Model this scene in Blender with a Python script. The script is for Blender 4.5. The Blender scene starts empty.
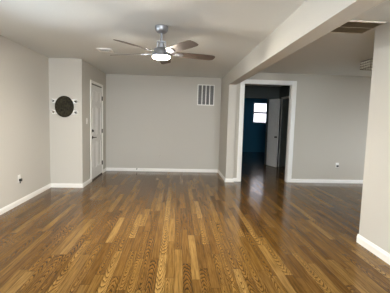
import bpy, bmesh, math, random
from mathutils import Vector, Matrix
random.seed(7)
S = bpy.context.scene
C = S.collection

# ------------------------------------------------------------------ camera
CAM_R = Vector((0.99795488, -0.05758498, 0.02774922))
CAM_U = Vector((-0.02227574, 0.09360574, 0.99536011))
CAM_F = Vector((0.05991528, 0.99394262, -0.09213155))
cd = bpy.data.cameras.new('camera')
cd.sensor_fit = 'HORIZONTAL'; cd.sensor_width = 36.0; cd.lens = 36.0 * 300.0 / 390.0
cd.clip_start = 0.05; cd.clip_end = 200
cam = bpy.data.objects.new('camera', cd); C.objects.link(cam)
m = Matrix.Identity(4)
for i in range(3):
    m[i][0] = CAM_R[i]; m[i][1] = CAM_U[i]; m[i][2] = -CAM_F[i]
m[2][3] = 1.389
cam.matrix_world = m
S.camera = cam

# ------------------------------------------------------------------ world, daylight, added lights, exposure
W = bpy.data.worlds.new('world'); S.world = W; W.use_nodes = True
bg = W.node_tree.nodes['Background']
bg.inputs[0].default_value = (0.72, 0.87, 1.0, 1); bg.inputs[1].default_value = 2.7


def area(name, loc, aim, sx, sy, power, col):
    l = bpy.data.lights.new(name, 'AREA'); l.shape = 'RECTANGLE'; l.size = sx; l.size_y = sy
    l.energy = power; l.color = col
    o = bpy.data.objects.new(name, l); C.objects.link(o); o.location = loc
    o.rotation_euler = (Vector(aim) - Vector(loc)).to_track_quat('-Z', 'Z').to_euler()
    return o


REAR_POWER, LEFT_POWER, RIGHT_POWER, SIDE_POWER, LAMP_EMIT = 62, 4, 800, 4.3, 330
area('daylight_rear', (-0.2, -2.85, 1.42), (-0.5, 0, 2.6), 2.0, 1.15, REAR_POWER, (0.87, 0.94, 1.0))
area('added_light_left', (-2.70, 2.6, 1.65), (0, 2.9, 4.0), 2.1, .62, LEFT_POWER, (0.85, 0.93, 1.0))  # added light at an unseen window, aimed up at the ceiling
area('added_light_right', (2.46, -1.5, 1.74), (0, .4, 1.70), 1.7, .55, RIGHT_POWER, (0.90, 0.95, 1.0))  # added light at an invented window, brightens the long left wall
sd = area('daylight_side', (4.9, 2.90, .95), (4.7, 6.6, .45), 1.2, .8, SIDE_POWER, (0.97, 0.98, 1.0))
sd.data.spread = math.radians(70)
S.view_settings.view_transform = 'Standard'; S.view_settings.look = 'None'
S.view_settings.gamma = 1.0; S.view_settings.use_curve_mapping = False
S.view_settings.exposure = 1.48
S.cycles.max_bounces = 10; S.cycles.diffuse_bounces = 6; S.cycles.glossy_bounces = 4; S.cycles.transparent_max_bounces = 12
S.cycles.use_denoising = True; S.cycles.sample_clamp_indirect = 6.0; S.cycles.caustics_reflective = False

# ------------------------------------------------------------------ materials


def mat(name, col, rough=0.5, metal=0.0, bump=None, spec=0.5, var=None, coat=0.0):
    """principled material; bump=(scale, strength), var=(scale, amount) mottles the colour"""
    m = bpy.data.materials.new(name); m.use_nodes = True
    nt = m.node_tree; p = nt.nodes['Principled BSDF']
    p.inputs['Base Color'].default_value = (*col, 1); p.inputs['Roughness'].default_value = rough
    p.inputs['Metallic'].default_value = metal; p.inputs['Specular IOR Level'].default_value = spec
    p.inputs['Coat Weight'].default_value = coat
    tc = nt.nodes.new('ShaderNodeTexCoord')
    if bump:
        n = nt.nodes.new('ShaderNodeTexNoise'); n.inputs['Scale'].default_value = bump[0]; n.inputs['Detail'].default_value = 3
        b = nt.nodes.new('ShaderNodeBump'); b.inputs['Strength'].default_value = bump[1]; b.inputs['Distance'].default_value = 0.002
        nt.links.new(tc.outputs['Object'], n.inputs['Vector']); nt.links.new(n.outputs['Fac'], b.inputs['Height'])
        nt.links.new(b.outputs['Normal'], p.inputs['Normal'])
    if var:
        n = nt.nodes.new('ShaderNodeTexNoise'); n.inputs['Scale'].default_value = var[0]; n.inputs['Detail'].default_value = 4
        r = nt.nodes.new('ShaderNodeValToRGB'); a = var[1]
        r.color_ramp.elements[0].position = .3; r.color_ramp.elements[1].position = .7
        r.color_ramp.elements[0].color = (*[c * (1 - a) for c in col], 1)
        r.color_ramp.elements[1].color = (*[min(1, c * (1 + a)) for c in col], 1)
        nt.links.new(tc.outputs['Object'], n.inputs['Vector']); nt.links.new(n.outputs['Fac'], r.inputs['Fac'])
        nt.links.new(r.outputs['Color'], p.inputs['Base Color'])
    return m


def floor_material():
    m = bpy.data.materials.new('oak_strip_floor'); m.use_nodes = True
    nt = m.node_tree; L = nt.links; p = nt.nodes['Principled BSDF']

    def M(op, a, b=None, c=None):
        n = nt.nodes.new('ShaderNodeMath'); n.operation = op
        for i, v in enumerate((a, b, c)):
            if v is None: continue
            if isinstance(v, (int, float)): n.inputs[i].default_value = v
            else: L.new(v, n.inputs[i])
        return n.outputs[0]

    def comb(x, y, z=0.0):
        n = nt.nodes.new('ShaderNodeCombineXYZ')
        for i, v in enumerate((x, y, z)):
            if isinstance(v, (int, float)): n.inputs[i].default_value = v
            else: L.new(v, n.inputs[i])
        return n.outputs[0]

    def white(vec):
        n = nt.nodes.new('ShaderNodeTexWhiteNoise'); n.noise_dimensions = '3D'; L.new(vec, n.inputs['Vector'])
        return n.outputs['Value']

    def ramp(fac, stops, interp='LINEAR'):
        n = nt.nodes.new('ShaderNodeValToRGB'); L.new(fac, n.inputs[0]); e = n.color_ramp.elements
        n.color_ramp.interpolation = interp
        while len(e) < len(stops): e.new(0.5)
        for el, (pos, col) in zip(e, stops): el.position = pos; el.color = (*col, 1)
        return n.outputs[0]

    def mix(kind, fac, a, b):
        n = nt.nodes.new('ShaderNodeMix'); n.data_type = 'RGBA'; n.blend_type = kind
        if isinstance(fac, (int, float)): n.inputs[0].default_value = fac
        else: L.new(fac, n.inputs[0])
        for k, v in ((6, a), (7, b)):
            if isinstance(v, tuple): n.inputs[k].default_value = (*v, 1)
            else: L.new(v, n.inputs[k])
        return n.outputs[2]
    tc = nt.nodes.new('ShaderNodeTexCoord'); sp = nt.nodes.new('ShaderNodeSeparateXYZ'); L.new(tc.outputs['Object'], sp.inputs[0])
    x, y = sp.outputs[0], sp.outputs[1]
    sx = M('DIVIDE', x, 0.077); ix = M('FLOOR', sx); fx = M('FRACT', sx)
    r1 = white(comb(ix, 3.3)); r2 = white(comb(ix, 9.1))
    ln = M('MULTIPLY_ADD', r2, 0.6, 0.65)
    sy = M('ADD', M('DIVIDE', y, ln), M('MULTIPLY', r1, 17.0)); iy = M('FLOOR', sy); fy = M('FRACT', sy)
    v = white(comb(ix, iy, 1.7)); v2 = white(comb(ix, iy, 8.2))
    base = ramp(v, [(0.0, (0.0995, 0.0483, 0.0115)), (0.3, (0.1303, 0.0663, 0.0162)), (0.6, (0.1592, 0.0851, 0.0216)), (0.85, (0.1955, 0.1096, 0.03)), (1.0, (0.2401, 0.1428, 0.0439))])
    # long fine grain
    n = nt.nodes.new('ShaderNodeTexNoise'); n.inputs['Scale'].default_value = 1; n.inputs['Detail'].default_value = 5; n.inputs['Roughness'].default_value = .65
    L.new(comb(M('MULTIPLY', x, 75), M('MULTIPLY', y, 3.2), M('MULTIPLY', v2, 60)), n.inputs['Vector'])
    g = ramp(n.outputs['Fac'], [(0.32, (0.45, 0.40, 0.34)), (0.62, (1.18, 1.18, 1.18))])
    base = mix('MULTIPLY', 0.9, base, g)
    # cathedral figure on part of the boards
    w = nt.nodes.new('ShaderNodeTexWave'); w.wave_type = 'RINGS'; w.rings_direction = 'Z'; w.wave_profile = 'SAW'
    w.inputs['Scale'].default_value = 1.0; w.inputs['Distortion'].default_value = 4.5; w.inputs['Detail'].default_value = 3; w.inputs['Detail Scale'].default_value = 1.3
    L.new(comb(M('MULTIPLY', M('ADD', fx, M('MULTIPLY_ADD', v2, 0.5, -0.75)), 3.2), M('MULTIPLY', M('SUBTRACT', fy, v), 4.0), M('MULTIPLY', v, 30)), w.inputs['Vector'])
    cg = ramp(w.outputs['Fac'], [(0.12, (0.22, 0.18, 0.14)), (0.38, (1.0, 1.0, 1.0)), (0.8, (1.45, 1.45, 1.40))])
    base = mix('MULTIPLY', M('MULTIPLY', M('GREATER_THAN', v2, 0.5), 0.85), base, cg)
    # joints
    ex = M('MINIMUM', fx, M('SUBTRACT', 1.0, fx)); ey = M('MULTIPLY', M('MINIMUM', fy, M('SUBTRACT', 1.0, fy)), 9.0)
    gap = M('LESS_THAN', M('MINIMUM', ex, ey), 0.022)
    base = mix('MIX', M('MULTIPLY', gap, 0.7), base, (0.025, 0.012, 0.006))
    L.new(base, p.inputs['Base Color'])
    rn = nt.nodes.new('ShaderNodeTexNoise'); rn.inputs['Scale'].default_value = 3.0; rn.inputs['Detail'].default_value = 4
    L.new(tc.outputs['Object'], rn.inputs['Vector'])
    L.new(M('ADD', M('MULTIPLY_ADD', rn.outputs['Fac'], 0.08, 0.09), M('MULTIPLY', v2, 0.05)), p.inputs['Roughness'])
    b = nt.nodes.new('ShaderNodeBump'); b.inputs['Strength'].default_value = 0.18; b.inputs['Distance'].default_value = 0.001
    L.new(M('ADD', M('MULTIPLY', n.outputs['Fac'], 0.3), M('MULTIPLY', M('SUBTRACT', 1.0, gap), 0.8)), b.inputs['Height'])
    L.new(b.outputs['Normal'], p.inputs['Normal'])
    p.inputs['Specular IOR Level'].default_value = 0.20
    return m


def brick_material():
    m = mat('pale_brick', (0.7, 0.6, 0.57), 0.9); nt = m.node_tree
    b = nt.nodes.new('ShaderNodeTexBrick'); b.inputs['Scale'].default_value = 1.0
    b.inputs['Brick Width'].default_value = .2; b.inputs['Row Height'].default_value = .075; b.inputs['Mortar Size'].default_value = .008
    b.inputs['Color1'].default_value = (.50, .33, .30, 1); b.inputs['Color2'].default_value = (.56, .44, .42, 1); b.inputs['Mortar'].default_value = (.6, .6, .6, 1)
    tc = nt.nodes.new('ShaderNodeTexCoord'); mp = nt.nodes.new('ShaderNodeMapping'); mp.inputs['Rotation'].default_value = (math.pi / 2, 0, 0)
    nt.links.new(tc.outputs['Object'], mp.inputs[0]); nt.links.new(mp.outputs[0], b.inputs['Vector'])
    nt.links.new(b.outputs['Color'], nt.nodes['Principled BSDF'].inputs['Base Color'])
    return m


def glass_material(name):
    m = bpy.data.materials.new(name); m.use_nodes = True; nt = m.node_tree; nt.nodes.clear()
    o = nt.nodes.new('ShaderNodeOutputMaterial'); mx = nt.nodes.new('ShaderNodeMixShader'); t = nt.nodes.new('ShaderNodeBsdfTransparent')
    g = nt.nodes.new('ShaderNodeBsdfGlossy'); g.inputs['Roughness'].default_value = 0.02
    f = nt.nodes.new('ShaderNodeFresnel'); f.inputs['IOR'].default_value = 1.45
    nt.links.new(f.outputs[0], mx.inputs[0]); nt.links.new(t.outputs[0], mx.inputs[1]); nt.links.new(g.outputs[0], mx.inputs[2])
    nt.links.new(mx.outputs[0], o.inputs[0]); return m


def emit(name, col, s):
    m = mat(name, col, 0.5); p = m.node_tree.nodes['Principled BSDF']
    p.inputs['Emission Color'].default_value = (*col, 1); p.inputs['Emission Strength'].default_value = s
    return m


PAINT = mat('wall_paint', (0.58, 0.558, 0.512), 0.75, bump=(90, 0.25), spec=0.3)
WARM = mat('warm_wall_paint', (0.54, 0.508, 0.445), 0.75, bump=(90, 0.25), spec=0.3)
CEIL = mat('ceiling_paint', (0.72, 0.74, 0.73), 0.9, bump=(45, 0.6), spec=0.2)
BLUE = mat('blue_paint', (0.03, 0.18, 0.30), 0.7, bump=(90, 0.25), spec=0.3)
HALL_SHADE = mat('green_grey_hall_shade', (0.10, 0.115, 0.11), 0.7, bump=(90, 0.25), spec=0.3)  # hall and closet shade darkened into the wall and casing colour
TRIM = mat('white_trim', (0.90, 0.89, 0.86), 0.4)
DOORW = mat('white_door', (0.80, 0.79, 0.77), 0.4)
FLOOR = floor_material()
BRICK = brick_material()
GLASS = glass_material('window_glass')
WHITE = mat('white_plastic', (0.90, 0.89, 0.86), 0.35)
BLACK = mat('black_plastic', (0.012, 0.012, 0.012), 0.4)
DARKM = mat('dark_bronze', (0.05, 0.042, 0.035), 0.4, metal=0.8)
GREYV = mat('grey_duct', (0.10, 0.10, 0.10), 0.8)
NICKEL = mat('brushed_nickel', (0.36, 0.37, 0.40), 0.38, metal=0.85, bump=(200, 0.1))
BLADE = mat('grey_brown_blade', (0.08, 0.058, 0.047), 0.5, var=(14, 0.18))
DIFF = emit('lit_diffuser', (1.0, 0.93, 0.80), LAMP_EMIT)
PLAQ = mat('dark_patina', (0.026, 0.022, 0.011), 0.6, bump=(60, 0.8), var=(30, 0.95), spec=0.25)
TAN = mat('tan_grille', (0.25, 0.19, 0.118), 0.6, var=(20, 0.1))
TANF = mat('cream_grille_frame', (0.62, 0.57, 0.47), 0.5)
CRYST = mat('crystal', (0.93, 0.92, 0.84), 0.15, spec=0.9)
CHROME = mat('dark_chrome', (0.30, 0.28, 0.23), 0.3, metal=0.9)

# ------------------------------------------------------------------ mesh helpers


def box(bm, a, b):
    x0, x1 = sorted((a[0], b[0])); y0, y1 = sorted((a[1], b[1])); z0, z1 = sorted((a[2], b[2]))
    v = [bm.verts.new(p) for p in ((x0, y0, z0), (x1, y0, z0), (x1, y1, z0), (x0, y1, z0), (x0, y0, z1), (x1, y0, z1), (x1, y1, z1), (x0, y1, z1))]
    for f in ((0, 3, 2, 1), (4, 5, 6, 7), (0, 1, 5, 4), (1, 2, 6, 5), (2, 3, 7, 6), (3, 0, 4, 7)):
        bm.faces.new([v[i] for i in f])


def lathe(bm, prof, n=32, mtx=None, cap=True):
    """prof: (radius, z) list swept about z"""
    rings = []
    for r, z in prof:
        rings.append([bm.verts.new((r * math.cos(2 * math.pi * k / n), r * math.sin(2 * math.pi * k / n), z)) for k in range(n)])
    for a, b in zip(rings, rings[1:]):
        for k in range(n):
            bm.faces.new((a[k], a[(k + 1) % n], b[(k + 1) % n], b[k]))
    if cap:
        bm.faces.new(list(reversed(rings[0]))); bm.faces.new(rings[-1])
    if mtx is not None:
        bmesh.ops.transform(bm, matrix=mtx, verts=[v for r in rings for v in r])


def prism(bm, pts, a, b):
    """pts: closed list of Vector offsets, extruded from a to b"""
    A = [bm.verts.new(Vector(a) + p) for p in pts]; B = [bm.verts.new(Vector(b) + p) for p in pts]
    n = len(pts)
    for i in range(n): bm.faces.new((A[i], A[(i + 1) % n], B[(i + 1) % n], B[i]))
    bm.faces.new(list(reversed(A))); bm.faces.new(B)


def tube(bm, a, b, r, n=12):
    a = Vector(a); b = Vector(b); q = (b - a).to_track_quat('Z', 'Y').to_matrix().to_4x4()
    lathe(bm, [(r, 0), (r, (b - a).length)], n, Matrix.Translation(a) @ q)


def obj(name, bm, material, parent=None, smooth=False, bevel=0.0):
    bmesh.ops.recalc_face_normals(bm, faces=bm.faces)
    me = bpy.data.meshes.new(name); bm.to_mesh(me); bm.free()
    me.materials.append(material)
    if smooth:
        for p in me.polygons: p.use_smooth = True
        me.set_sharp_from_angle(angle=math.radians(40))
    o = bpy.data.objects.new(name, me); C.objects.link(o)
    if bevel:
        b = o.modifiers.new('bevel', 'BEVEL'); b.width = bevel; b.segments = 2; b.limit_method = 'ANGLE'
    if parent: o.parent = parent
    return o


def tag(o, label, cat, group=None, kind=None):
    o['label'] = label; o['category'] = cat
    if group: o['group'] = group
    if kind: o['kind'] = kind
    return o


def struct(name, boxes, material, label, cat, bevel=0.0):
    bm = bmesh.new()
    for a, b in boxes: box(bm, a, b)
    return tag(obj(name, bm, material, bevel=bevel), label, cat, kind='structure')


def thing(name, label, cat, loc, rot=(0, 0, 0), group=None):
    o = bpy.data.objects.new(name, None); C.objects.link(o); o.location = loc; o.rotation_euler = rot
    o.empty_display_size = 0.05
    return tag(o, label, cat, group)


def part(name, parent, material, build, smooth=False, bevel=0.0, label=None):
    bm = bmesh.new(); build(bm)
    o = obj(name, bm, material, parent, smooth, bevel)
    if label: o['label'] = label
    return o


# ------------------------------------------------------------------ setting: shell
CZ = 2.44
XL, XD, XR, X2, XW = -2.407, -1.806, 1.098, 1.268, 2.142
YS, YB, YST, YP, YW = 5.82, 7.731, 6.548, 6.631, 3.276
HB = 2.15
XS = 5.70                      # far side of the dining area
REAR = -2.6
BX0, BX1, BY0, BY1 = 0.9, 4.9, 9.32, 13.0   # blue bedroom
T = 0.12

struct('floor', [((-3.0, REAR - .3, -0.1), (6.2, 13.4, 0))], FLOOR, 'glossy brown oak strip floor running through both rooms', 'floor')
struct('ceiling', [((-3.0, REAR - .3, CZ), (6.2, 13.4, CZ + .15))], CEIL, 'textured pale ceiling above both rooms', 'ceiling')
struct('wall_left', [((XL - T, REAR, 0), (XL, 1.5, CZ)), ((XL - T, 3.7, 0), (XL, YS + T, CZ)), ((XL - T, 1.5, 0), (XL, 3.7, 1.35)), ((XL - T, 1.5, 2.05), (XL, 3.7, CZ))], PAINT, 'long pale grey wall with one outlet low down', 'wall')
struct('wall_alcove', [((XL, YS, 0), (XD, YS + T, CZ))], PAINT, 'short pale wall carrying the dark oval plaque', 'wall')
D0, D1, DT = 6.415, 7.315, 2.068     # entry door opening
struct('wall_entry', [((XD - T, YS + T, 0), (XD, D0, CZ)), ((XD - T, D1, 0), (XD, YB, CZ)), ((XD - T, D0, DT), (XD, D1, CZ))],
       PAINT, 'pale side wall around the white panelled entry door', 'wall')
struct('wall_back', [((XD - T, YB, 0), (X2, YB + T, CZ))], PAINT, 'pale grey far wall with a barred vent high up', 'wall')
struct('wall_stub', [((XR, YST, 0), (X2, YB, CZ))], PAINT, 'narrow wall end carrying the far end of the beam', 'wall')
O0, O1, OT = 1.451, 2.531, 2.205     # cased opening to the hall
struct('wall_partition', [((X2, YP, 0), (O0, YP + T, CZ)), ((O1, YP, 0), (XS, YP + T, CZ)), ((O0, YP, OT), (O1, YP + T, CZ))],
       WARM, 'beige wall beside the cased opening to the dark hall', 'wall')
struct('wall_right', [((XW, REAR, 0), (XW + T, -2.4, CZ)), ((XW, -.6, 0), (XW + T, YW, CZ)), ((XW, -2.4, 0), (XW + T, -.6, 1.45)), ((XW, -2.4, 2.05), (XW + T, -.6, CZ))], PAINT, 'near pale wall ending in a free corner', 'wall')
struct('wall_dining', [((XW + T, YW - T, 0), (4.0, YW, CZ)), ((5.5, YW - T, 0), (XS, YW, CZ)), ((4.0, YW - T, 0), (5.5, YW, .45)), ((4.0, YW - T, 1.65), (5.5, YW, CZ))], WARM, 'wall turning away behind the near free corner', 'wall')
struct('wall_side', [((XS, YW - T, 0), (XS + T, YP + T, CZ))],
       WARM, 'outer wall of the dining side', 'wall')
struct('wall_rear', [((XL, REAR - T, 0), (-1.3, REAR, CZ)), ((.9, REAR - T, 0), (XW, REAR, CZ)), ((-1.3, REAR - T, 2.08), (.9, REAR, CZ)), ((-1.3, REAR - T, 0), (.9, REAR, .8))],
       PAINT, 'wall behind the viewer, around its window', 'wall')
struct('beam', [((XR, REAR, HB), (X2, YST, CZ))], PAINT, 'long boxed beam under the ceiling between the two rooms', 'beam')

# hall and blue bedroom beyond the opening
HX1 = 3.12
H0, H1, HT = 2.0, 2.78, 2.07         # bedroom door opening in the hall's end wall
K0, K1, KT = 7.95, 8.90, 2.04        # dark closet opening in the hall's right wall
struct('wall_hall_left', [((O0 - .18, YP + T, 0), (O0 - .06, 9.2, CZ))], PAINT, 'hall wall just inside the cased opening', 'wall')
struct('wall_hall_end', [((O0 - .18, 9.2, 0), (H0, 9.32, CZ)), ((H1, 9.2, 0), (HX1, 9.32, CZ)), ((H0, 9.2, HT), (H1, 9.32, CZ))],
       HALL_SHADE, 'end wall of the hall, darkness painted in, around the blue room doorway', 'wall')
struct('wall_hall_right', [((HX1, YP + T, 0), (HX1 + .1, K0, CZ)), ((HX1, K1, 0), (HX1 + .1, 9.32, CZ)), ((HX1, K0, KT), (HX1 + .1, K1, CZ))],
       HALL_SHADE, 'hall wall with shade painted in and a black doorway', 'wall')
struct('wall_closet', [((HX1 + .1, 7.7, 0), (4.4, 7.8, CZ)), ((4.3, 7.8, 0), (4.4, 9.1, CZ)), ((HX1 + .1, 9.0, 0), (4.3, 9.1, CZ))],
       HALL_SHADE, 'closet walls with shade painted in, behind the black hall doorway', 'wall')  # closet darkness painted into its walls
WX0, WX1, WZ0, WZ1 = 3.29, 3.92, 1.28, 2.165
struct('wall_bedroom_left', [((BX0 - .1, BY0, 0), (BX0, BY1 + .12, CZ))], BLUE, 'blue wall out of sight in the bedroom', 'wall')
struct('wall_bedroom_near', [((BX0, BY0, 0), (H0, BY0 + .02, CZ)), ((H1, BY0, 0), (BX1, BY0 + .02, CZ)), ((H0, BY0, HT), (H1, BY0 + .02, CZ))],
       BLUE, 'blue wall around the inside of the bedroom doorway', 'wall')
struct('wall_bedroom_right', [((BX1, BY0, 0), (BX1 + .1, BY1 + .12, CZ))], BLUE, 'blue side wall of the bedroom', 'wall')
struct('wall_bedroom_far', [((BX0, BY1, 0), (WX0, BY1 + .12, CZ)), ((WX1, BY1, 0), (BX1, BY1 + .12, CZ)), ((WX0, BY1, 0), (WX1, BY1 + .12, WZ0)), ((WX0, BY1, WZ1), (WX1, BY1 + .12, CZ))],
       BLUE, 'dark blue far wall of the bedroom with a small window', 'wall')
struct('wall_neighbour', [((0, 16.0, -.1), (8, 16.2, 5))], BRICK, 'pale pink brick wall outside the bedroom window', 'wall')

# ------------------------------------------------------------------ trim


def baseboard(name, a, b, n, label, h=0.080, t=0.014, material=None):
    """profiled board from a to b (xy), standing out along n"""
    nx, ny = n
    pts = [Vector((nx * d, ny * d, z)) for d, z in ((0, 0), (t, 0), (t, h * .72), (t * .62, h * .80), (t * .5, h * .95), (t * .25, h), (0, h))]
    bm = bmesh.new(); prism(bm, pts, (*a, 0), (*b, 0))
    return tag(obj(name, bm, material or TRIM), label, 'baseboard', kind='structure')


bt = 0.014
baseboard('baseboard_left', (XL, REAR), (XL, YS), (1, 0), 'white baseboard along the long wall with the outlet')
baseboard('baseboard_alcove', (XL + bt, YS), (XD + bt, YS), (0, -1), 'white baseboard below the dark oval plaque')
baseboard('baseboard_entry', (XD, YS), (XD, 6.35), (1, 0), 'short white baseboard between corner and entry door casing')
baseboard('baseboard_entry_far', (XD, 7.385), (XD, YB), (1, 0), 'short white baseboard between entry door and far corner')
baseboard('baseboard_back', (XD + bt, YB), (XR - bt, YB), (0, -1), 'white baseboard along the far wall below the vent')
baseboard('baseboard_stub_side', (XR, YST - bt), (XR, YB), (-1, 0), 'white baseboard on the side of the wall end')
baseboard('baseboard_stub_front', (XR, YST), (X2 + bt, YST), (0, -1), 'white baseboard across the narrow wall end')
baseboard('baseboard_opening', (X2 + bt, YP), (O0 - .09, YP), (0, -1), 'scrap of baseboard between wall end and opening casing')
baseboard('baseboard_partition', (O1 + .095, YP), (XS, YP), (0, -1), 'white baseboard along the beige wall beside the opening')
baseboard('baseboard_right', (XW, REAR), (XW, YW + bt), (-1, 0), 'white baseboard along the near wall with the free corner', h=0.10)
baseboard('baseboard_dining', (XW, YW), (XS, YW), (0, 1), 'white baseboard behind the near free corner', h=0.10)
baseboard('baseboard_bedroom', (BX0, BY1), (BX1, BY1), (0, -1), 'blue painted baseboard at the foot of the far blue wall', material=BLUE)
baseboard('baseboard_hall', (H1 + .07, 9.2), (HX1, 9.2), (0, -1), 'baseboard on the end wall of the hall')
baseboard('baseboard_hall_right', (HX1, YP + T), (HX1, K0 - .06), (-1, 0), 'baseboard along the dim hall wall')

cw, ct = 0.062, 0.018
struct('trim_1', [((XD, D0 - .065, 0), (XD + ct, D0 - .004, DT + .055)), ((XD, D1 + .004, 0), (XD + ct, D1 + .065, DT + .055)), ((XD, D0 - .004, DT + .004), (XD + ct, D1 + .004, DT + .055))],
       TRIM, 'white casing around the panelled entry door', 'casing', bevel=0.004)
struct('trim_2', [((O0 - .09, YP - ct, 0), (O0, YP, OT + .078)), ((O1, YP - ct, 0), (O1 + .095, YP, OT + .078)), ((O0, YP - ct, OT), (O1, YP, OT + .078)),
                  ((O0 - .0, YP - .002, 0), (O0 + .014, YP + T + .002, OT)), ((O1 - .014, YP - .002, 0), (O1, YP + T + .002, OT)), ((O0 + .014, YP - .002, OT - .014), (O1 - .014, YP + T + .002, OT))],
       TRIM, 'white casing and jambs around the opening to the hall', 'casing', bevel=0.004)
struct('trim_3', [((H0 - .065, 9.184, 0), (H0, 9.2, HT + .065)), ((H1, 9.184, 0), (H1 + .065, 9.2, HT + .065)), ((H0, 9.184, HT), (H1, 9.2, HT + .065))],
       HALL_SHADE, 'casing in the same shade-darkened colour around the blue room doorway', 'casing')
struct('trim_4', [((HX1 - .016, K0 - .06, 0), (HX1, K0, KT + .06)), ((HX1 - .016, K1, 0), (HX1, K1 + .06, KT + .06)), ((HX1 - .016, K0, KT), (HX1, K1, KT + .06))],
       TRIM, 'white casing around the black hall doorway', 'casing')


# ------------------------------------------------------------------ doors
def six_panel(bm, w, h, t):
    """leaf in the xz plane, thickness along y from 0 (front, -y side) to t; raised panels in sunk fields"""
    st, mid = .105 * min(1, w / .8), .095 * min(1, w / .8)
    cols = [(st, w / 2 - mid / 2), (w / 2 + mid / 2, w - st)]
    rows = [(.22, .80), (.93, 1.56), (1.67, h - .12)]
    box(bm, (0, .008, 0), (w, t - .008, h))
    for y0, y1 in ((0, .008), (t - .008, t)):
        zs = [0] + [v for r in rows for v in r] + [h]
        for i in range(0, len(zs), 2): box(bm, (0, y0, zs[i]), (w, y1, zs[i + 1]))
        for r in rows:
            for a, b in ((0, cols[0][0]), (cols[0][1], cols[1][0]), (cols[1][1], w)): box(bm, (a, y0, r[0]), (b, y1, r[1]))
            for c in cols:
                e = .03
                box(bm, (c[0] + e, y0 + .002 if y0 == 0 else y0, r[0] + e), (c[1] - e, y1 if y0 == 0 else y1 - .002, r[1] - e))


def rose(x, z, r=.026, d=.012):
    return lambda bm: lathe(bm, [(r * .55, -d * 1.6), (r, -d), (r, 0)], 20, Matrix.Translation((x, 0, z)) @ Matrix.Rotation(math.pi / 2, 4, 'X') @ Matrix.Scale(-1, 4, (0, 0, 1)))


# entry door: local x runs along world +y, local -y looks into the room (+x)
RZ = math.pi / 2
dw, dh = D1 - D0 - .012, DT - .052
d1 = thing('door_1', 'closed white six panel entry door with dark lever', 'door', (XD + .002, D0 + .006, .028), (0, 0, RZ))
d1['kind'] = 'structure'
part('leaf', d1, DOORW, lambda bm: six_panel(bm, dw, dh, .042))


def lever(bm):
    rose(.068, .905, .03)(bm)
    tube(bm, (.068, 0, .905), (.068, -.055, .905), .010)
    prism(bm, [Vector((0, -.008, -.009)), Vector((0, .006, -.009)), Vector((0, .006, .009)), Vector((0, -.008, .009))], (.055, -.052, .905), (.175, -.056, .900))


part('lever_handle', d1, DARKM, lever, bevel=.002, label='dark bronze lever handle')


def deadbolt(bm):
    rose(.068, 1.045, .031, .014)(bm)
    box(bm, (.062, -.034, 1.025), (.074, -.014, 1.065))


part('deadbolt', d1, DARKM, deadbolt, label='dark bronze deadbolt turn')
part('gap_shade_strip', d1, BLACK, lambda bm: box(bm, (-.004, .012, dh - .004), (dw + .004, .05, dh + .0235)), label='black strip standing in for the shaded gap above the door')  # black strip in place of the shadow line above the leaf
for hz in (.245, 1.01, 1.775):
    def hinge(bm, hz=hz):
        tube(bm, (dw + .004, -.012, hz - .05), (dw + .004, -.012, hz + .05), .009, 10)
        box(bm, (dw - .02, -.003, hz - .045), (dw + .004, 0, hz + .045))
    part('hinge', d1, DARKM, hinge)
struct('trim_5', [((XD - T, D0, 0), (XD + .01, D1, .022))], DARKM, 'dark threshold under the entry door', 'threshold')

# bedroom door standing open into the hall
ang = math.atan2(8.50 - 9.185, 3.013 - 2.79)
d2 = thing('door_2', 'white door standing open in the dim hall', 'door', (2.80, 9.17, .012), (0, 0, ang))
d2['kind'] = 'structure'
part('leaf', d2, DOORW, lambda bm: six_panel(bm, .50, 2.03, .036))


def knob(bm, s=1):
    M0 = Matrix.Translation((.45, 0, .90)) @ Matrix.Rotation(math.pi / 2, 4, 'X')
    lathe(bm, [(.026, 0), (.026, .006), (.011, .01), (.011, .03), (.025, .04), (.027, .052), (.018, .062)], 18, M0)


part('knob', d2, DARKM, knob, smooth=True, label='dark round door knob')


# ------------------------------------------------------------------ windows
def window(name, cx, cy, z0, z1, w, rz, label, meeting=True, blind=False):
    """frame in local xz plane, centred on x, y=0 at wall middle"""
    o = thing(name, label, 'window', (cx, cy, z0), (0, 0, rz)); o['kind'] = 'structure'
    h = z1 - z0; f = .035

    def fr(bm):
        box(bm, (-w / 2, -.05, 0), (-w / 2 + f, .05, h)); box(bm, (w / 2 - f, -.05, 0), (w / 2, .05, h))
        box(bm, (-w / 2 + f, -.05, 0), (w / 2 - f, .05, f)); box(bm, (-w / 2 + f, -.05, h - f), (w / 2 - f, .05, h))
    part('window_frame', o, TRIM, fr)
    if meeting:
        part('meeting_rail', o, mat(name + '_rail', (.10, .10, .12), .5), lambda bm: box(bm, (-w / 2 + f, -.02, h * .47), (w / 2 - f, .02, h * .47 + .065)), label='grey meeting rail')
        part('glass_pane', o, GLASS, lambda bm: box(bm, (-w / 2 + f, -.002, f), (w / 2 - f, .002, h * .47)))
        part('glass_pane', o, GLASS, lambda bm: box(bm, (-w / 2 + f, -.002, h * .47 + .065), (w / 2 - f, .002, h - f)))
    else:
        part('mullion', o, TRIM, lambda bm: box(bm, (-.03, -.02, f), (.03, .02, h - f)))
        for s in (-1, 1):
            a, b = sorted((s * .03, s * (w / 2 - f)))
            part('glass_pane', o, GLASS, lambda bm: box(bm, (a, -.002, f), (b, .002, h - f)))
    return o


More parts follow.
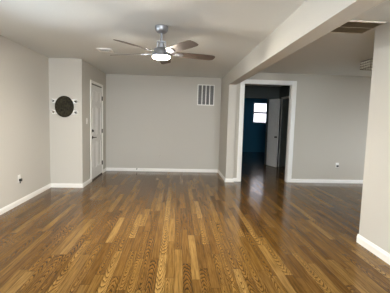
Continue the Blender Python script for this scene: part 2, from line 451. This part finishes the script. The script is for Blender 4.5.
window('window_1', (WX0 + WX1) / 2, BY1 + .06, WZ0, WZ1, WX1 - WX0, 0, 'small bright sash window in the far blue wall')
window('window_2', 4.75, YW - .06, .45, 1.65, 1.5, 0, 'window of the dining side, hidden by the near wall')
window('added_window_left', XL - .06, 2.6, 1.35, 2.05, 2.2, math.pi / 2, 'unseen window added in the long wall for its light', meeting=False)  # unseen, placed and sized to light the ceiling and near wall
window('added_window_right', XW + .06, -1.5, 1.45, 2.05, 1.8, math.pi / 2, 'unseen window added in the near wall for its light', meeting=False)  # unseen, put in to brighten the long wall opposite
window('window_3', -0.2, REAR - .06, .8, 2.08, 2.2, 0, 'wide window behind the viewer', meeting=False)


# ------------------------------------------------------------------ ceiling fan
FX, FY = -0.207, 3.60
fan = thing('ceiling_fan', 'five blade ceiling fan with lit round lamp and grey downrod', 'ceiling fan', (FX, FY, 0))
part('canopy', fan, NICKEL, lambda bm: lathe(bm, [(.022, 2.362), (.050, 2.368), (.070, 2.388), (.076, 2.412), (.076, CZ)], 36), smooth=True)
part('downrod', fan, NICKEL, lambda bm: lathe(bm, [(.013, 2.25), (.013, 2.37)], 16), smooth=True)


def yoke(bm):
    lathe(bm, [(.030, 2.205), (.030, 2.245), (.018, 2.262)], 24)
    for s_ in (-1, 1): box(bm, (s_ * .046 - .006, -.015, 2.195), (s_ * .046 + .006, .015, 2.270))
    box(bm, (-.05, -.012, 2.262), (.05, .012, 2.272))


part('coupling', fan, NICKEL, yoke)
part('motor_housing', fan, NICKEL, lambda bm: lathe(bm, [(.102, 2.096), (.110, 2.099), (.106, 2.120), (.095, 2.150), (.085, 2.180), (.055, 2.200)], 40), smooth=True)
part('lamp_diffuser', fan, DIFF, lambda bm: lathe(bm, [(.03, 2.072), (.065, 2.074), (.090, 2.080), (.099, 2.088), (.099, 2.100)], 40), smooth=True, label='glowing warm white round diffuser')
BZ = 2.140


def blade_bm(bm):
    # outline in local xy, blade runs along +x, top and bottom faces
    out = [(.17, -.050), (.30, -.062), (.50, -.069), (.62, -.066), (.655, -.052), (.665, -.02), (.665, .02), (.655, .052), (.62, .066), (.50, .069), (.30, .062), (.17, .050)]
    a = [bm.verts.new((x, y, -.003)) for x, y in out]; b = [bm.verts.new((x, y, .003)) for x, y in out]
    n = len(out)
    for i in range(n): bm.faces.new((a[i], a[(i + 1) % n], b[(i + 1) % n], b[i]))
    bm.faces.new(list(reversed(a))); bm.faces.new(b)


def iron_bm(bm):
    out = [(.085, -.018), (.15, -.022), (.20, -.042), (.245, -.040), (.27, 0), (.245, .040), (.20, .042), (.15, .022), (.085, .018)]
    a = [bm.verts.new((x, y, -.010)) for x, y in out]; b = [bm.verts.new((x, y, -.004)) for x, y in out]
    n = len(out)
    for i in range(n): bm.faces.new((a[i], a[(i + 1) % n], b[(i + 1) % n], b[i]))
    bm.faces.new(list(reversed(a))); bm.faces.new(b)
    for px, py in ((.205, .02), (.205, -.02), (.24, 0)):
        lathe(bm, [(.006, -.013), (.006, -.009)], 8, Matrix.Translation((px, py, 0)))


bl0 = part('blade', fan, BLADE, blade_bm); ir0 = part('blade_iron', bl0, NICKEL, iron_bm)
for k in range(5):
    b = bl0 if k == 0 else bl0.copy()
    if k: C.objects.link(b); i_ = ir0.copy(); C.objects.link(i_); i_.parent = b
    b.parent = fan
    b.matrix_local = Matrix.Translation((0, 0, BZ)) @ Matrix.Rotation(math.radians(15 - 72 * k), 4, 'Z') @ Matrix.Rotation(math.radians(-13), 4, 'X')

# ------------------------------------------------------------------ oval plaque on the short wall
pl = thing('wall_plaque', 'dark oval carved plaque with four white brackets above the corner', 'wall decor', (-2.126, YS, 1.547))


def plaque(bm):
    NR, NA = 26, 72; rx, rz = .172, .200
    rings = []
    for i in range(NR + 1):
        r = i / NR; ring = []
        for k in range(NA):
            a = 2 * math.pi * k / NA
            d = .022
            if r > .86: d += .010 * math.sin((r - .86) / .14 * math.pi)
            elif r > .5: d += .006 * (0.5 + .5 * math.cos(16 * a)) * math.sin((r - .5) / .36 * math.pi)
            else: d += .008 * (0.5 + .5 * math.cos(8 * a)) * math.sin(r / .5 * math.pi) + .006 * (1 - r / .5)
            ring.append(bm.verts.new((rx * r * math.cos(a), -d, rz * r * math.sin(a))))
        rings.append(ring)
    for A, B in zip(rings[1:], rings[2:]):
        for k in range(NA): bm.faces.new((A[k], A[(k + 1) % NA], B[(k + 1) % NA], B[k]))
    bm.faces.new(rings[1])
    for v in rings[0]: bm.verts.remove(v)
    back = [bm.verts.new((v.co.x, -.006, v.co.z)) for v in rings[-1]]
    for k in range(NA): bm.faces.new((rings[-1][k], rings[-1][(k + 1) % NA], back[(k + 1) % NA], back[k]))
    bm.faces.new(back)


part('medallion', pl, PLAQ, plaque, smooth=True)
for sx, sz in ((-1, 1), (1, 1), (-1, -1), (1, -1)):
    cx, cz = sx * .185, sz * .103

    def bracket(bm):
        box(bm, (cx - .048 - (.02 if sx > 0 else 0), -.006, cz - .040), (cx + .048 + (.02 if sx < 0 else 0), 0, cz + .040))
        lathe(bm, [(.03, 0), (.03, .006)], 16, Matrix.Translation((cx + sx * .036, 0, cz)) @ Matrix.Rotation(math.pi / 2, 4, 'X'))
    br = part('bracket', pl, WHITE, bracket, bevel=.003, label='white corner bracket')
    part('hook', br, DARKM, lambda bm: (lathe(bm, [(.011, .004), (.011, .014), (.006, .018)], 12, Matrix.Translation((cx + sx * .012, 0, cz)) @ Matrix.Rotation(math.pi / 2, 4, 'X')),
                                       tube(bm, (cx + sx * .012, -.012, cz), (cx + sx * .024, -.014, cz - .022), .005, 8)), label='small dark hook')


# ------------------------------------------------------------------ outlets, switch, plugs
def outlet(label, loc, rz, plate=None):
    o = thing('wall_outlet', label, 'outlet', loc, (0, 0, rz), 'wall outlets')
    part('cover_plate', o, plate or WHITE, lambda bm: box(bm, (-.036, -.006, -.058), (.036, 0, .058)), bevel=.002)
    for z in (.022, -.022):
        def rec(bm, z=z):
            lathe(bm, [(.0165, .006), (.0165, .008)], 16, Matrix.Translation((0, 0, z)) @ Matrix.Rotation(math.pi / 2, 4, 'X'))
        r = part('receptacle', o, plate or WHITE, rec)

        def slots(bm, z=z):
            for x in (-.007, .006): box(bm, (x, -.0086, z - .004), (x + .0018, -.0079, z + .006))
            box(bm, (-.0022, -.0086, z - .012), (.0022, -.0079, z - .008))
        part('slot', r, BLACK, slots)
    return o


def plug(label, loc, rz, tail):
    o = thing('black_plug', label, 'plug', loc, (0, 0, rz), 'plugs in the wall outlets')
    part('plug_body', o, BLACK, lambda bm: box(bm, (-.019, -.034, -.020), (.019, 0, .020)), bevel=.004)
    if tail: part('cord', o, BLACK, lambda bm: (tube(bm, (-.008, -.026, -.014), (-.024, -.024, -.032), .004, 8), tube(bm, (-.024, -.024, -.032), (-.030, -.020, -.046), .007, 8)))
    else: part('prong', o, DARKM, lambda bm: (box(bm, (-.008, 0, -.004), (-.006, .0005, .004)), box(bm, (.006, 0, -.004), (.008, .0005, .004))))
    return o


outlet('white outlet low on the long wall, plug in its lower socket', (XL, 4.682, .402), math.pi / 2)
plug('black plug with short cord in the outlet on the long wall', (XL + .0087, 4.682, .380), math.pi / 2, True)
outlet('white outlet on the beige wall beside the hall opening', (3.684, YP, .415), 0)
plug('black plug in the outlet on the beige wall', (3.684, YP - .0087, .398), 0, False)
outlet('empty outlet with wall coloured plate low on the far wall', (-.432, YB, .393), 0, PAINT)

sw = thing('light_switch', 'white light switch between the corner and the entry door', 'light switch', (XD, 6.117, 1.284), (0, 0, math.pi / 2))
part('cover_plate', sw, WHITE, lambda bm: box(bm, (-.036, -.006, -.058), (.036, 0, .058)), bevel=.002)
part('toggle', sw, WHITE, lambda bm: prism(bm, [Vector((0, -.006, -.012)), Vector((0, -.006, .012)), Vector((0, -.018, .012))], (-.005, 0, 0), (.005, 0, 0)))

st = thing('door_stop', 'small dark stop on the baseboard of the far wall', 'door stop', (-1.018, YB - bt, .062))
part('base', st, DARKM, lambda bm: lathe(bm, [(.013, 0), (.013, .006)], 14, Matrix.Rotation(math.pi / 2, 4, 'X')))
part('rod', st, DARKM, lambda bm: tube(bm, (0, -.005, 0), (0, -.055, .004), .007, 10))
part('tip', st, BLACK, lambda bm: tube(bm, (0, -.055, .004), (0, -.072, .006), .011, 12))

# ------------------------------------------------------------------ vents
gx0, gx1, gz0, gz1 = .490, .925, 1.735, 2.262
wv = thing('wall_vent', 'white barred return vent high on the far wall', 'vent', ((gx0 + gx1) / 2, YB, (gz0 + gz1) / 2))
gw, gh = (gx1 - gx0) / 2, (gz1 - gz0) / 2


def ring(bm, w, h, f, y0, y1):
    box(bm, (-w, y0, -h), (-w + f, y1, h)); box(bm, (w - f, y0, -h), (w, y1, h))
    box(bm, (-w + f, y0, -h), (w - f, y1, -h + f)); box(bm, (-w + f, y0, h - f), (w - f, y1, h))


part('frame', wv, WHITE, lambda bm: ring(bm, gw, gh, .022, -.014, 0), bevel=.003)
part('duct', wv, GREYV, lambda bm: box(bm, (-gw + .022, -.003, -gh + .022), (gw - .022, 0, gh - .022)), label='dark grey duct behind the bars')
iw = 2 * (gw - .022)
for k in (1, 2, 3):
    x = -gw + .022 + iw * k / 4
    part('bar', wv, WHITE, lambda bm: box(bm, (x - .010, -.013, -gh + .022), (x + .010, -.003, gh - .022)))


def louvres(bm):
    n = 26
    for i in range(n):
        z = -gh + .03 + (2 * gh - .06) * i / (n - 1)
        prism(bm, [Vector((0, -.010, -.004)), Vector((0, -.009, -.005)), Vector((0, -.003, .004)), Vector((0, -.004, .005))], (-gw + .022, 0, z), (gw - .022, 0, z))


part('louvre', wv, mat('grey_louvre', (.32, .32, .32), .5), louvres, label='grey louvres between the bars')

cv = thing('ceiling_register', 'small white register in the ceiling beyond the fan', 'vent', (-1.175, 4.98, CZ), (math.pi / 2, 0, 0))
# local x -> world x, local -y -> down, local z -> world -y
part('frame', cv, WHITE, lambda bm: [box(bm, a, b) for a, b in (((-.115, -.012, -.125), (-.085, 0, .125)), ((.085, -.012, -.125), (.115, 0, .125)), ((-.085, -.012, -.125), (.085, 0, -.095)), ((-.085, -.012, .095), (.085, 0, .125)))], bevel=.003)
part('duct', cv, GREYV, lambda bm: box(bm, (-.085, -.002, -.095), (.085, 0, .095)), label='dark duct behind the slats')


def slat_builder(z):
    return lambda bm: prism(bm, [Vector((0, -.013, .007)), Vector((0, -.012, .010)), Vector((0, -.003, -.007)), Vector((0, -.004, -.010))], (-.085, 0, z), (.085, 0, z))


for i in range(5): part('slat', cv, WHITE, slat_builder(-.07 + .035 * i))

rx0, rx1, ry0, ry1 = 1.56, 2.128, 3.085, 3.495
rv = thing('return_grille', 'large tan two panel return grille in the ceiling beside the beam', 'vent', (0, 0, CZ))


def rv_frame(bm):
    f = .014
    box(bm, (rx0, ry0, -.014), (rx1, ry0 + f, 0)); box(bm, (rx0, ry1 - f * .5, -.010), (rx1, ry1, 0))
    box(bm, (rx0, ry0 + f, -.012), (rx0 + f, ry1 - f * .5, 0)); box(bm, (rx1 - f * .5, ry0 + f, -.010), (rx1, ry1 - f * .5, 0))
    box(bm, (rx0 + f, 3.285, -.008), (rx1 - f * .5, 3.297, 0))


part('frame', rv, TANF, rv_frame, bevel=.002, label='cream frame with a dividing bar')
for a, b in ((ry0 + .014, 3.285), (3.297, ry1 - .011)):
    def panel(bm, a=a, b=b):
        box(bm, (rx0 + .022, a, -.002), (rx1 - .011, b, 0))
        n = 12
        for i in range(n):
            y = a + (b - a) * (i + .5) / n
            prism(bm, [Vector((0, -.006, -.009)), Vector((0, -.004, -.010)), Vector((0, .006, -.003)), Vector((0, .005, -.002))], (rx0 + .022, y, 0), (rx1 - .011, y, 0))
    part('louvre_panel', rv, TAN, panel)

# ------------------------------------------------------------------ crystal ceiling light
lx, ly, ls, lh = 3.105, 4.80, .28, .140
cl = thing('crystal_light', 'square crystal flush ceiling light partly behind the near wall', 'ceiling light', (lx, ly, CZ))
part('mounting_plate', cl, CHROME, lambda bm: box(bm, (0, 0, -.018), (ls, ls, 0)), bevel=.003)


def cage(bm):
    b = .009
    for x in (0, ls - b):
        for y in (0, ls - b): box(bm, (x, y, -lh), (x + b, y + b, -.018))
    for z in (-lh, -lh + .046, -lh + .088):
        t = .008 if z == -lh else .004
        for x in (0, ls - t): box(bm, (x, b, z), (x + t, ls - b, z + t))
        for y in (0, ls - t): box(bm, (b, y, z), (ls - b, y + t, z + t))
    for i in range(1, 6):
        q = ls * i / 6
        for e in (0, ls - .004):
            box(bm, (q - .002, e, -lh + .008), (q + .002, e + .004, -.018)); box(bm, (e, q - .002, -lh + .008), (e + .004, q + .002, -.018))


part('cage', cl, CHROME, cage, label='dark metal lattice cage')


def crystals(bm):
    for j in range(3):
        z = -lh + .029 + .041 * j
        for i in range(6):
            q = ls * (i + .5) / 6
            for px, py in ((q, .006), (q, ls - .006), (.006, q), (ls - .006, q)):
                mt = Matrix.Translation((px, py, z)) @ Matrix.Diagonal((.0215, .0215, .0195, 1))
                bmesh.ops.create_icosphere(bm, subdivisions=1, radius=1, matrix=mt)


cr = part('crystal_beads', cl, CRYST, crystals, label='clear faceted crystal beads'); cr['kind'] = 'stuff'
for k, (bx, by) in enumerate(((.09, .09), (.21, .09), (.09, .21), (.21, .21))):
    part('bulb', cl, WHITE, lambda bm: lathe(bm, [(.012, -.018), (.014, -.045), (.024, -.065), (.026, -.085), (.016, -.104)], 14, Matrix.Translation((bx, by, 0))), smooth=True)
